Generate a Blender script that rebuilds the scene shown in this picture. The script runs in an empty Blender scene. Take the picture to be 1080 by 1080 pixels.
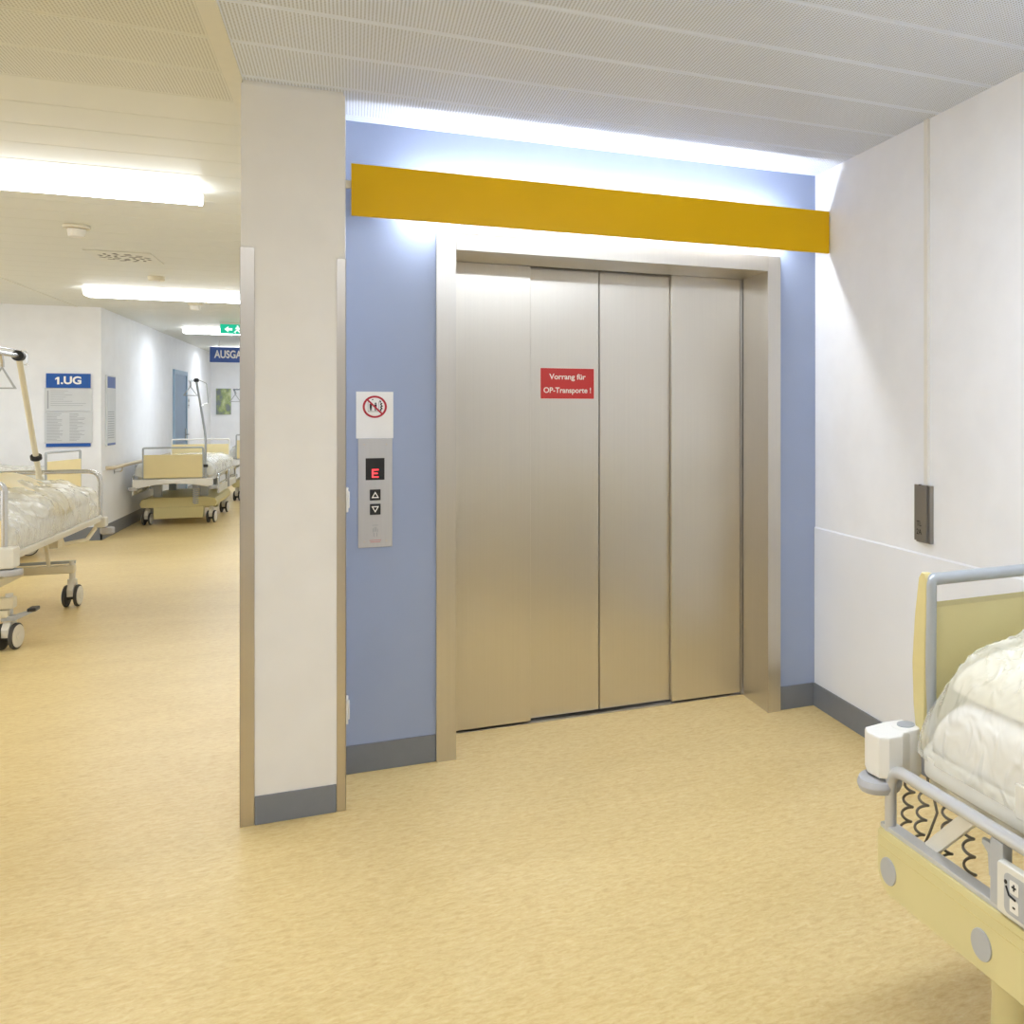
import bpy, bmesh, math, random
from mathutils import Vector, Matrix, noise

scene = bpy.context.scene
COL = scene.collection
R = math.radians
PI = math.pi

# ------------------------------------------------------------------ materials
def srgb(r, g, b):
    f = lambda c: (c / 12.92 if c <= .04045 else ((c + .055) / 1.055) ** 2.4)
    return (f(r / 255), f(g / 255), f(b / 255), 1)

def base_mat(name, col, rough=.5, metal=0.0, spec=.5, **kw):
    m = bpy.data.materials.new(name); m.use_nodes = True
    b = m.node_tree.nodes['Principled BSDF']
    b.inputs['Base Color'].default_value = col
    b.inputs['Roughness'].default_value = rough
    b.inputs['Metallic'].default_value = metal
    b.inputs['Specular IOR Level'].default_value = spec
    for k, v in kw.items():
        b.inputs[k].default_value = v
    return m

def nd(m, kind, **kw):
    n = m.node_tree.nodes.new(kind)
    for k, v in kw.items():
        setattr(n, k, v)
    return n

def lk(m, a, b):
    m.node_tree.links.new(a, b)

def speckle(m, scale=(40, 40, 40), c0=None, c1=None, detail=4, lo=.35, hi=.65, rough_var=0, bump=0, bump_scale=None):
    """procedural colour mottling + optional bump, driven by object coordinates"""
    b = m.node_tree.nodes['Principled BSDF']
    tc = nd(m, 'ShaderNodeTexCoord'); mp = nd(m, 'ShaderNodeMapping')
    mp.inputs['Scale'].default_value = scale
    lk(m, tc.outputs['Object'], mp.inputs['Vector'])
    nz = nd(m, 'ShaderNodeTexNoise'); nz.inputs['Scale'].default_value = 1; nz.inputs['Detail'].default_value = detail
    lk(m, mp.outputs['Vector'], nz.inputs['Vector'])
    rp = nd(m, 'ShaderNodeValToRGB')
    rp.color_ramp.elements[0].position = lo; rp.color_ramp.elements[1].position = hi
    base = b.inputs['Base Color'].default_value[:]
    rp.color_ramp.elements[0].color = c0 or tuple(c * .965 for c in base[:3]) + (1,)
    rp.color_ramp.elements[1].color = c1 or base
    lk(m, nz.outputs['Fac'], rp.inputs['Fac'])
    lk(m, rp.outputs['Color'], b.inputs['Base Color'])
    if rough_var:
        mr = nd(m, 'ShaderNodeMapRange')
        r0 = b.inputs['Roughness'].default_value
        mr.inputs['To Min'].default_value = r0 - rough_var; mr.inputs['To Max'].default_value = r0 + rough_var
        lk(m, nz.outputs['Fac'], mr.inputs['Value']); lk(m, mr.outputs['Result'], b.inputs['Roughness'])
    if bump:
        bp = nd(m, 'ShaderNodeBump'); bp.inputs['Strength'].default_value = bump; bp.inputs['Distance'].default_value = .002
        lk(m, nz.outputs['Fac'], bp.inputs['Height']); lk(m, bp.outputs['Normal'], b.inputs['Normal'])
    return m

M = {}
M['white_wall'] = speckle(base_mat('white_wall', srgb(240, 242, 247), .55, spec=.35), (6, 6, 6), bump=.05)
M['pillar_wall'] = speckle(base_mat('pillar_wall', srgb(232, 230, 227), .6, spec=.3), (6, 6, 6), bump=.05)
M['white_panel'] = speckle(base_mat('white_panel', srgb(239, 242, 249), .35, spec=.45), (2, 2, 2))
M['blue_wall'] = speckle(base_mat('blue_wall', srgb(157, 170, 200), .45, spec=.4), (3, 3, 3))
M['grey_base'] = speckle(base_mat('grey_base', srgb(122, 126, 134), .45), (20, 20, 20))
M['yellow'] = speckle(base_mat('yellow', srgb(228, 180, 0), .42, spec=.22), (4, 4, 4))
M['white_plastic'] = speckle(base_mat('white_plastic', srgb(232, 230, 224), .35), (9, 9, 9))
M['off_white'] = speckle(base_mat('off_white', srgb(222, 219, 208), .38), (9, 9, 9))
M['grey_plastic'] = speckle(base_mat('grey_plastic', srgb(178, 180, 182), .4), (9, 9, 9))
M['bumper_grey'] = speckle(base_mat('bumper_grey', srgb(178, 178, 180), .45), (60, 60, 60))
M['rail_grey'] = speckle(base_mat('rail_grey', srgb(200, 200, 200), .3, .35), (12, 12, 12))
M['frame_grey'] = speckle(base_mat('frame_grey', srgb(174, 179, 184), .35, .3), (12, 12, 12))
M['cream'] = speckle(base_mat('cream', srgb(217, 206, 152), .42), (6, 6, 6))
M['cream_edge'] = speckle(base_mat('cream_edge', srgb(214, 200, 142), .42), (6, 6, 30))
M['beige_board'] = speckle(base_mat('beige_board', srgb(232, 216, 164), .45), (6, 6, 6))
M['beige_metal'] = speckle(base_mat('beige_metal', srgb(226, 217, 190), .4), (12, 12, 12))
M['wood_rail'] = speckle(base_mat('wood_rail', srgb(205, 190, 160), .45), (6, 60, 60))
M['chrome'] = speckle(base_mat('chrome', srgb(205, 205, 205), .2, .95), (15, 15, 15), rough_var=.05)
M['black'] = speckle(base_mat('black', srgb(28, 28, 30), .4), (30, 30, 30))
M['dark_rubber'] = speckle(base_mat('dark_rubber', srgb(70, 68, 64), .7), (30, 30, 30))
M['coil'] = speckle(base_mat('coil', srgb(122, 114, 98), .45), (60, 60, 60))
M['dark'] = speckle(base_mat('dark', srgb(30, 29, 27), .8), (5, 5, 5))
M['sheet'] = speckle(base_mat('sheet', srgb(240, 238, 234), .75), (14, 14, 14), bump=.2)
M['bedding'] = speckle(base_mat('bedding', srgb(234, 228, 206), .8), (8, 8, 8), bump=.2)
M['red_sign'] = speckle(base_mat('red_sign', srgb(200, 48, 48), .4), (9, 9, 9))
M['paper'] = speckle(base_mat('paper', srgb(240, 240, 240), .5), (9, 9, 9))
M['ink_white'] = speckle(base_mat('ink_white', srgb(250, 247, 242), .5), (9, 9, 9))
M['ink_black'] = speckle(base_mat('ink_black', srgb(25, 25, 28), .5), (9, 9, 9))
M['ink_grey'] = speckle(base_mat('ink_grey', srgb(160, 165, 172), .5), (9, 9, 9))
M['ink_red'] = speckle(base_mat('ink_red', srgb(180, 35, 55), .5), (9, 9, 9))
M['ink_pink'] = speckle(base_mat('ink_pink', srgb(205, 130, 135), .5), (9, 9, 9))
M['sign_blue'] = speckle(base_mat('sign_blue', srgb(20, 86, 170), .4), (9, 9, 9))
M['exit_blue'] = speckle(base_mat('exit_blue', srgb(58, 92, 168), .4), (9, 9, 9))
M['sign_grey'] = speckle(base_mat('sign_grey', srgb(208, 212, 216), .3), (9, 9, 9))
M['door_blue'] = speckle(base_mat('door_blue', srgb(130, 156, 186), .4), (4, 4, 4))
M['door_frame'] = speckle(base_mat('door_frame', srgb(150, 176, 200), .4), (4, 4, 4))
M['switch_steel'] = speckle(base_mat('switch_steel', srgb(150, 147, 143), .35, .8), (200, 200, 3), rough_var=.05)
M['panel_steel'] = speckle(base_mat('panel_steel', srgb(196, 196, 198), .5, .5), (150, 150, 4), rough_var=.05)
M['beige_plastic'] = speckle(base_mat('beige_plastic', srgb(226, 220, 200), .4), (9, 9, 9))

def floor_material():
    m = base_mat('linoleum', (0.8, .6, .25, 1), .34, spec=.45)
    b = m.node_tree.nodes['Principled BSDF']
    tc = nd(m, 'ShaderNodeTexCoord')
    def layer(scale, detail, rough=.6):
        mp = nd(m, 'ShaderNodeMapping'); mp.inputs['Scale'].default_value = scale
        lk(m, tc.outputs['Object'], mp.inputs['Vector'])
        n = nd(m, 'ShaderNodeTexNoise'); n.inputs['Scale'].default_value = 1
        n.inputs['Detail'].default_value = detail; n.inputs['Roughness'].default_value = rough
        n.inputs['Distortion'].default_value = .6
        lk(m, mp.outputs['Vector'], n.inputs['Vector']); return n.outputs['Fac']
    r1 = nd(m, 'ShaderNodeValToRGB')
    e = r1.color_ramp.elements
    e[0].position = .28; e[0].color = srgb(218, 188, 126)
    e[1].position = .72; e[1].color = srgb(240, 220, 168)
    mid = e.new(.5); mid.color = srgb(232, 208, 148)
    lk(m, layer((26, 58, 1), 7, .66), r1.inputs['Fac'])
    r2 = nd(m, 'ShaderNodeValToRGB')
    e = r2.color_ramp.elements
    e[0].position = .38; e[0].color = (.93, .84, .76, 1)
    e[1].position = .56; e[1].color = (1, 1, 1, 1)
    lk(m, layer((60, 120, 1), 4), r2.inputs['Fac'])
    mx = nd(m, 'ShaderNodeMix', data_type='RGBA', blend_type='MULTIPLY'); mx.inputs[0].default_value = .55
    lk(m, r1.outputs['Color'], mx.inputs[6]); lk(m, r2.outputs['Color'], mx.inputs[7])
    r3 = nd(m, 'ShaderNodeValToRGB')
    e = r3.color_ramp.elements
    e[0].position = .3; e[0].color = (.93, .91, .86, 1)
    e[1].position = .7; e[1].color = (1, 1, 1, 1)
    lk(m, layer((1.6, 4, 1), 3), r3.inputs['Fac'])
    mx2 = nd(m, 'ShaderNodeMix', data_type='RGBA', blend_type='MULTIPLY'); mx2.inputs[0].default_value = 1
    lk(m, mx.outputs[2], mx2.inputs[6]); lk(m, r3.outputs['Color'], mx2.inputs[7])
    lk(m, mx2.outputs[2], b.inputs['Base Color'])
    return m
M['floor'] = floor_material()

PLANK = .325
PLANK0 = 3.63        # a plank joint lies at this y
def ceiling_material(name, col, dark):
    m = base_mat(name, col, .42, spec=.45)
    b = m.node_tree.nodes['Principled BSDF']
    tc = nd(m, 'ShaderNodeTexCoord'); sp = nd(m, 'ShaderNodeSeparateXYZ')
    lk(m, tc.outputs['Object'], sp.inputs[0])
    def mth(op, a, bb=None):
        n = nd(m, 'ShaderNodeMath', operation=op)
        for i, v in enumerate((a, bb)):
            if v is None: continue
            if isinstance(v, (int, float)): n.inputs[i].default_value = v
            else: lk(m, v, n.inputs[i])
        return n.outputs[0]
    pitch = .0104
    fx = mth('SUBTRACT', mth('FRACT', mth('DIVIDE', sp.outputs[0], pitch)), .5)
    fy = mth('SUBTRACT', mth('FRACT', mth('DIVIDE', sp.outputs[1], pitch)), .5)
    d = mth('SQRT', mth('ADD', mth('MULTIPLY', fx, fx), mth('MULTIPLY', fy, fy)))
    hole = mth('LESS_THAN', d, .27)
    py = mth('FRACT', mth('DIVIDE', mth('SUBTRACT', sp.outputs[1], PLANK0), PLANK))
    inside = mth('MULTIPLY', mth('GREATER_THAN', py, .045), mth('LESS_THAN', py, .955))
    mask = mth('MULTIPLY', mth('MULTIPLY', hole, inside), mth('LESS_THAN', sp.outputs[1], PLANK0 + PLANK))
    mx = nd(m, 'ShaderNodeMix', data_type='RGBA')
    mx.inputs[6].default_value = col; mx.inputs[7].default_value = dark
    lk(m, mask, mx.inputs[0]); lk(m, mx.outputs[2], b.inputs['Base Color'])
    return m
M['ceil_lobby'] = ceiling_material('ceil_lobby', srgb(224, 233, 252), srgb(150, 153, 162))
M['ceil_hall'] = ceiling_material('ceil_hall', srgb(218, 220, 214), srgb(160, 158, 148))
M['ceil_trim'] = speckle(base_mat('ceil_trim', srgb(222, 222, 214), .45), (9, 9, 9))

def steel_material(name, col, rough, wav=.06):
    m = base_mat(name, col, rough, 1.0)
    b = m.node_tree.nodes['Principled BSDF']
    b.inputs['Anisotropic'].default_value = .7; b.inputs['Anisotropic Rotation'].default_value = 0
    tg = nd(m, 'ShaderNodeTangent', direction_type='RADIAL', axis='Z'); lk(m, tg.outputs[0], b.inputs['Tangent'])
    tc = nd(m, 'ShaderNodeTexCoord')
    mp = nd(m, 'ShaderNodeMapping'); mp.inputs['Scale'].default_value = (140, 140, 1.2)
    lk(m, tc.outputs['Object'], mp.inputs['Vector'])
    n = nd(m, 'ShaderNodeTexNoise'); n.inputs['Scale'].default_value = 1; n.inputs['Detail'].default_value = 3
    lk(m, mp.outputs['Vector'], n.inputs['Vector'])
    mp2 = nd(m, 'ShaderNodeMapping'); mp2.inputs['Scale'].default_value = (5, 5, 3.5)
    lk(m, tc.outputs['Object'], mp2.inputs['Vector'])
    n2 = nd(m, 'ShaderNodeTexNoise'); n2.inputs['Scale'].default_value = 1; n2.inputs['Detail'].default_value = 1.5
    lk(m, mp2.outputs['Vector'], n2.inputs['Vector'])
    rr = nd(m, 'ShaderNodeMapRange'); rr.inputs['To Min'].default_value = rough - wav; rr.inputs['To Max'].default_value = rough + wav
    lk(m, n2.outputs['Fac'], rr.inputs['Value']); lk(m, rr.outputs['Result'], b.inputs['Roughness'])
    cr = nd(m, 'ShaderNodeMix', data_type='RGBA')
    cr.inputs[6].default_value = tuple(c * .93 for c in col[:3]) + (1,); cr.inputs[7].default_value = col
    lk(m, n.outputs['Fac'], cr.inputs[0]); lk(m, cr.outputs[2], b.inputs['Base Color'])
    return m
M['door_steel'] = steel_material('door_steel', srgb(222, 217, 208), .33, .03)
M['frame_steel'] = steel_material('frame_steel', srgb(214, 210, 204), .37, .06)
M['guard_steel'] = steel_material('guard_steel', srgb(204, 198, 190), .38)

def emit(name, col, strength):
    m = bpy.data.materials.new(name); m.use_nodes = True
    nt = m.node_tree; nt.nodes.clear()
    e = nt.nodes.new('ShaderNodeEmission'); o = nt.nodes.new('ShaderNodeOutputMaterial')
    e.inputs['Color'].default_value = col; e.inputs['Strength'].default_value = strength
    nt.links.new(e.outputs[0], o.inputs[0]); return m
M['lamp'] = emit('lamp', (.86, .92, 1, 1), 17)
M['added_lamp_open'] = emit('added_lamp_open', (.84, .91, 1, 1), 44)
M['lamp_hall'] = emit('lamp_hall', (.88, .93, 1, 1), 24)
M['added_lamp_lobby'] = emit('added_lamp_lobby', (.80, .88, 1, 1), 29)
M['tube'] = emit('tube', (.93, .96, 1, 1), 85)
M['led_red'] = emit('led_red', (1, .05, .06, 1), 2.5)
M['exit_green'] = emit('exit_green', (.02, .52, .30, 1), 1.0)
M['exit_white'] = emit('exit_white', (.8, 1, .9, 1), 1.3)

def plastic_material(name='clear_plastic', strength=1, fac=.42):
    m = bpy.data.materials.new(name); m.use_nodes = True
    nt = m.node_tree; b = nt.nodes['Principled BSDF']; out = nt.nodes['Material Output']
    b.inputs['Base Color'].default_value = srgb(240, 238, 226); b.inputs['Roughness'].default_value = .18
    b.inputs['Specular IOR Level'].default_value = .8
    tc = nd(m, 'ShaderNodeTexCoord')
    mp = nd(m, 'ShaderNodeMapping'); mp.inputs['Scale'].default_value = (15, 24, 15); mp.inputs['Rotation'].default_value = (0, 0, .5)
    lk(m, tc.outputs['Object'], mp.inputs['Vector'])
    n = nd(m, 'ShaderNodeTexNoise'); n.noise_type = 'RIDGED_MULTIFRACTAL'
    n.inputs['Scale'].default_value = 1; n.inputs['Detail'].default_value = 5; n.inputs['Distortion'].default_value = .8
    lk(m, mp.outputs['Vector'], n.inputs['Vector'])
    bp = nd(m, 'ShaderNodeBump'); bp.inputs['Strength'].default_value = strength; bp.inputs['Distance'].default_value = .02
    lk(m, n.outputs['Fac'], bp.inputs['Height']); lk(m, bp.outputs['Normal'], b.inputs['Normal'])
    tr = nd(m, 'ShaderNodeBsdfTransparent'); mx = nd(m, 'ShaderNodeMixShader'); mx.inputs[0].default_value = fac
    lk(m, tr.outputs[0], mx.inputs[1]); lk(m, b.outputs[0], mx.inputs[2]); lk(m, mx.outputs[0], out.inputs[0])
    return m
M['clear_plastic'] = plastic_material()
M['soft_plastic'] = plastic_material('soft_plastic', .35, .5)

def picture_material():
    m = base_mat('print', (.3, .35, .2, 1), .4)
    b = m.node_tree.nodes['Principled BSDF']
    tc = nd(m, 'ShaderNodeTexCoord'); mp = nd(m, 'ShaderNodeMapping'); mp.inputs['Scale'].default_value = (9, 9, 6)
    mp.inputs['Rotation'].default_value = (0, .6, 0)
    lk(m, tc.outputs['Object'], mp.inputs['Vector'])
    n = nd(m, 'ShaderNodeTexNoise'); n.inputs['Scale'].default_value = 1; n.inputs['Detail'].default_value = 3
    lk(m, mp.outputs['Vector'], n.inputs['Vector'])
    r = nd(m, 'ShaderNodeValToRGB'); e = r.color_ramp.elements
    e[0].position = .4; e[0].color = srgb(120, 128, 134)
    e[1].position = .66; e[1].color = srgb(196, 204, 160)
    k = e.new(.52); k.color = srgb(150, 166, 112)
    lk(m, n.outputs['Fac'], r.inputs['Fac']); lk(m, r.outputs['Color'], b.inputs['Base Color'])
    return m
M['print'] = picture_material()

# ------------------------------------------------------------------ mesh builder
class MB:
    def __init__(s): s.bm = bmesh.new()
    def _add(s, t):
        me = bpy.data.meshes.new('tmp'); t.to_mesh(me); t.free()
        s.bm.from_mesh(me); bpy.data.meshes.remove(me)
    def box(s, x0, x1, y0, y1, z0, z1, bev=0, seg=2, mat=None):
        t = bmesh.new(); bmesh.ops.create_cube(t, size=1)
        for v in t.verts:
            v.co = Vector(((x0 + x1) / 2 + v.co.x * (x1 - x0), (y0 + y1) / 2 + v.co.y * (y1 - y0), (z0 + z1) / 2 + v.co.z * (z1 - z0)))
        if bev: bmesh.ops.bevel(t, geom=t.edges[:], offset=bev, segments=seg, profile=.5, affect='EDGES')
        if mat: t.transform(mat)
        s._add(t); return s
    def cyl(s, p0, p1, r0, r1=None, n=24, bev=0):
        r1 = r0 if r1 is None else r1
        p0, p1 = Vector(p0), Vector(p1); d = p1 - p0
        t = bmesh.new()
        bmesh.ops.create_cone(t, cap_ends=True, segments=n, radius1=r0, radius2=r1, depth=d.length)
        if bev:
            ed = [e for e in t.edges if all(abs(abs(v.co.z) - d.length / 2) < 1e-6 for v in e.verts) and abs(e.verts[0].co.z - e.verts[1].co.z) < 1e-6]
            bmesh.ops.bevel(t, geom=ed, offset=bev, segments=2, profile=.5, affect='EDGES')
        q = Vector((0, 0, 1)).rotation_difference(d.normalized()).to_matrix().to_4x4()
        t.transform(Matrix.Translation((p0 + p1) / 2) @ q)
        s._add(t); return s
    def tube(s, pts, r, n=12, closed=False):
        pts = [Vector(p) for p in pts]; t = bmesh.new(); rings = []
        N = len(pts); prev = None
        for i, p in enumerate(pts):
            if closed: d = pts[(i + 1) % N] - pts[i - 1]
            else: d = pts[min(i + 1, N - 1)] - pts[max(i - 1, 0)]
            d.normalize()
            if prev is None:
                a = Vector((0, 0, 1)) if abs(d.z) < .9 else Vector((1, 0, 0))
                u = d.cross(a).normalized()
            else:
                u = (prev - d * prev.dot(d)).normalized()
            prev = u; w = d.cross(u)
            rr = r[i] if isinstance(r, (list, tuple)) else r
            rings.append([t.verts.new(p + (u * math.cos(2 * PI * k / n) + w * math.sin(2 * PI * k / n)) * rr) for k in range(n)])
        for i in range(N if closed else N - 1):
            a, b = rings[i], rings[(i + 1) % N]
            for k in range(n): t.faces.new((a[k], a[(k + 1) % n], b[(k + 1) % n], b[k]))
        if not closed:
            t.faces.new(rings[0][::-1]); t.faces.new(rings[-1])
        bmesh.ops.recalc_face_normals(t, faces=t.faces[:])
        s._add(t); return s
    def prism(s, poly, fn, d0, d1, bev=0):
        """poly 2D list extruded from d0 to d1; fn(a,b,d)->xyz"""
        t = bmesh.new()
        A = [t.verts.new(fn(a, b, d0)) for a, b in poly]; B = [t.verts.new(fn(a, b, d1)) for a, b in poly]
        n = len(poly); f0 = t.faces.new(A); f1 = t.faces.new(B[::-1])
        for i in range(n): t.faces.new((A[i], B[i], B[(i + 1) % n], A[(i + 1) % n]))
        bmesh.ops.recalc_face_normals(t, faces=t.faces[:])
        if bev:
            ed = list({e for f in (f0, f1) for e in f.edges})
            bmesh.ops.bevel(t, geom=ed, offset=bev, segments=2, profile=.5, affect='EDGES')
        s._add(t); return s
    def ring(s, c, r0, r1, fn, d0, d1, n=40):
        t = bmesh.new(); V = []
        for k in range(n):
            a = 2 * PI * k / n
            V.append([t.verts.new(fn(c[0] + r * math.cos(a), c[1] + r * math.sin(a), d)) for r, d in ((r0, d0), (r1, d0), (r1, d1), (r0, d1))])
        for k in range(n):
            A, B = V[k], V[(k + 1) % n]
            for j in range(4): t.faces.new((A[j], A[(j + 1) % 4], B[(j + 1) % 4], B[j]))
        bmesh.ops.recalc_face_normals(t, faces=t.faces[:])
        s._add(t); return s
    def build(s, name, mat, parent=None, smooth=True, loc=None):
        me = bpy.data.meshes.new(name); s.bm.to_mesh(me); s.bm.free()
        me.materials.append(mat)
        if smooth:
            for p in me.polygons: p.use_smooth = True
            me.set_sharp_from_angle(angle=R(35))
        o = bpy.data.objects.new(name, me); COL.objects.link(o)
        if smooth and len(me.vertices) < 3000:
            wn = o.modifiers.new('weighted', 'WEIGHTED_NORMAL'); wn.keep_sharp = True
        if parent: o.parent = parent
        if loc: o.location = loc
        return o

XZ = lambda y: (lambda a, b, d: (a, d, b))
fXZ = lambda a, b, d: (a, d, b)      # polygon in x-z, extruded along y
fYZ = lambda a, b, d: (d, a, b)      # polygon in y-z, extruded along x
fXY = lambda a, b, d: (a, b, d)      # polygon in x-y, extruded along z

def bend(pts, rad=.05, n=6):
    """round the corners of a polyline"""
    P = [Vector(p) for p in pts]; out = [P[0]]
    for i in range(1, len(P) - 1):
        a, b, c = P[i - 1], P[i], P[i + 1]
        r = min(rad, (a - b).length * .49, (c - b).length * .49)
        p0 = b + (a - b).normalized() * r; p2 = b + (c - b).normalized() * r
        for k in range(n + 1):
            t = k / n; out.append(p0 * (1 - t) ** 2 + b * 2 * t * (1 - t) + p2 * t * t)
    out.append(P[-1]); return out

def rrect(x0, x1, z0, z1, r, n=5):
    """rounded rectangle; r one radius or four (bl, br, tr, tl)"""
    if not isinstance(r, (list, tuple)): r = [r] * 4
    pts = []
    for (cx, cz, a0), rr in zip(((x0, z0, PI), (x1, z0, 1.5 * PI), (x1, z1, 0), (x0, z1, PI / 2)), r):
        ox = cx + (rr if cx == x0 else -rr); oz = cz + (rr if cz == z0 else -rr)
        if rr <= 0: pts.append((cx, cz)); continue
        for k in range(n + 1):
            a = a0 + PI / 2 * k / n; pts.append((ox + rr * math.cos(a), oz + rr * math.sin(a)))
    return pts

def tag(o, label, cat, group=None, kind=None):
    o['label'] = label; o['category'] = cat
    if group: o['group'] = group
    if kind: o['kind'] = kind
    return o

def empty(name, loc, rz=0):
    o = bpy.data.objects.new(name, None); COL.objects.link(o)
    o.empty_display_size = .1
    o.location = loc; o.rotation_euler = (0, 0, rz); return o

def structure(o, label=None, cat=None):
    o['kind'] = 'structure'
    if label: o['label'] = label
    if cat: o['category'] = cat
    return o

def text(s, size, name, mat, parent, loc, rot=(PI / 2, 0, 0), bold=.0, extrude=.0004, align='CENTER', sx=1):
    cu = bpy.data.curves.new('t', 'FONT'); cu.body = s; cu.size = size; cu.extrude = extrude; cu.offset = bold * size
    cu.align_x = align; cu.align_y = 'CENTER'
    ob = bpy.data.objects.new('t', cu); COL.objects.link(ob)
    dg = bpy.context.evaluated_depsgraph_get(); dg.update()
    me = bpy.data.meshes.new_from_object(ob.evaluated_get(dg))
    bpy.data.objects.remove(ob); bpy.data.curves.remove(cu)
    me.name = name; me.materials.clear(); me.materials.append(mat)
    o = bpy.data.objects.new(name, me); COL.objects.link(o)
    o.parent = parent; o.location = loc; o.rotation_euler = rot; o.scale = (sx, 1, 1)
    return o

# ------------------------------------------------------------------ setting
CEIL = 2.605
LW = 4.03          # lift wall plane (y)
RW = 2.084         # right wall plane (x)
CW = -2.55         # corridor's left wall plane (x)
HY = 12.45         # hall end wall plane (y)
EY = 21.3          # corridor end wall
SX = -.35          # left face of the pillar / corridor's right wall

structure(MB().box(-9.2, 2.3, -4.2, LW + .30, -.1, 0).box(-9.2, SX + .06, LW + .30, EY + .2, -.1, 0).build('floor', M['floor'], smooth=False),
          'yellow marbled linoleum floor running through lift lobby and corridor', 'floor')

def plank_ceiling(name, x0, x1, y0, y1, mat, label):
    mb = MB(); k = math.floor((y0 - PLANK0) / PLANK)
    y = PLANK0 + k * PLANK
    while y < y1:
        a, b = max(y, y0), min(y + PLANK, y1)
        if b - a > .02:
            poly = [(a + .0015, CEIL + .02), (a + .0015, CEIL + .004), (a + .007, CEIL), (b - .007, CEIL), (b - .0015, CEIL + .004), (b - .0015, CEIL + .02)]
            mb.prism(poly, fYZ, x0, x1)
        y += PLANK
    mb.box(x0, x1, y0, y1, CEIL + .0205, CEIL + .06)
    return structure(mb.build(name, mat, smooth=False), label, 'ceiling')
plank_ceiling('ceiling', SX + .005, RW, -4.1, LW, M['ceil_lobby'], 'grey perforated metal plank ceiling over the lift lobby')
plank_ceiling('ceiling', -9, SX - .05, -4.1, EY, M['ceil_hall'], 'cream perforated metal plank ceiling over the corridor')
structure(MB().box(SX - .05, SX + .005, -4.1, 3.665, CEIL - .006, CEIL + .06, .002).box(SX - .05, SX, 3.67, EY, CEIL - .002, CEIL + .06).build('trim_1', M['ceil_trim']),
          'cream ceiling strip running from the pillar towards the viewer', 'ceiling trim')
structure(MB().box(-2.79, -2.765, -4.1, HY, CEIL - .006, CEIL + .02, .002).build('trim_2', M['ceil_trim']),
          'thin ceiling joint strip in the hall by the beds', 'ceiling trim')

# lift wall with its opening
structure(MB().box(-.02, .335, LW, LW + .5, 0, CEIL + .06).box(1.865, RW + .1, LW, LW + .5, 0, CEIL + .06).box(.335, 1.865, LW, LW + .5, 2.18, CEIL + .06)
          .build('wall_back', M['blue_wall'], smooth=False), 'pale blue wall around the lift', 'wall')
structure(MB().box(.3, 1.9, LW + .5, LW + .56, -.1, 2.3).build('wall_shaft', M['dark'], smooth=False), 'dark shaft wall behind the lift doors', 'wall')
structure(MB().box(RW, RW + .15, -4.2, LW + .5, 0, CEIL + .06).build('wall_right', M['white_wall'], smooth=False), 'white wall at the side of the lift lobby', 'wall')
structure(MB().prism([(RW - .006, 0), (RW - .006, .872), (RW - .001, .878), (RW + .01, .878), (RW + .01, 0)], fXZ, -4.1, LW - .0005).build('trim_3', M['white_panel'], smooth=False),
          'white wipe-clean lower panel on the side wall', 'wall panel')
structure(MB().box(-9.2, -9, -4.2, HY + .1, 0, .5).box(-9.2, -9, -4.2, HY + .1, 2.4, CEIL + .06).box(-9.2, -9, 11, HY + .1, .5, 2.4).build('wall_left', M['white_wall'], smooth=False), 'white wall of the hall with an added window band', 'wall')  # opening added so world light fills the hall and lobby
structure(MB().box(-9.2, RW + .1, -4.2, -4.05, 0, CEIL + .06).build('wall_front', M['white_wall'], smooth=False), 'white wall behind the viewer', 'wall')
wf = MB()
for i in range(11): wf.box(-9.15, -9.1, -4.03 + 1.5 * i, -3.97 + 1.5 * i, .5, 2.4)
wf.box(-9.15, -9.1, -4, 11, .5, .56).box(-9.15, -9.1, -4, 11, 2.34, 2.4)
structure(wf.build('added_window_1', M['white_plastic'], smooth=False), 'added window band lighting the hall from beyond the picture edge', 'window')  # unseen window band, added to bring in sideways fill light
structure(MB().box(-9.1, CW, HY, EY + .1, 0, CEIL + .06).build('wall_hall', M['white_wall'], smooth=False), 'white wall corner behind the floor directory and corridor bed', 'wall')
structure(MB().box(CW - .1, SX + .1, EY, EY + .2, 0, CEIL + .06).build('wall_end', M['white_wall'], smooth=False), 'white wall closing the corridor', 'wall')
structure(MB().box(SX, SX + .12, LW + .01, EY + .1, 0, CEIL + .06).build('wall_corridor', M['white_wall'], smooth=False), 'white corridor wall behind the pillar', 'wall')
# pillar with guards
structure(MB().box(SX, -.02, 3.67, LW + .01, 0, CEIL - .012, .002).box(SX + .006, -.026, 3.676, LW + .01, CEIL - .012, CEIL + .05).build('pillar', M['pillar_wall'], smooth=False),
          'white wall end beside the lift', 'pillar')
def guard(name, xa, xb, label):
    g = MB(); left = xa < -.2
    if left: g.box(xa - .003, xb, 3.666, 3.6695, 0, 2.02, .001, 1).box(xa - .003, xa - .0002, 3.666, 3.72, 0, 2.02, .001, 1)
    else: g.box(xa, xb + .003, 3.666, 3.6695, 0, 2.0, .001, 1).box(xb + .0002, xb + .003, 3.666, 3.70, 0, 2.0, .001, 1)
    o = g.build(name, M['guard_steel'])
    return structure(o, label, 'corner guard')
guard('trim_4', SX, SX + .042, 'wide steel corner guard on the corridor edge of the pillar')
guard('trim_5', -.048, -.02, 'narrow steel corner guard on the lift edge of the pillar')
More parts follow.
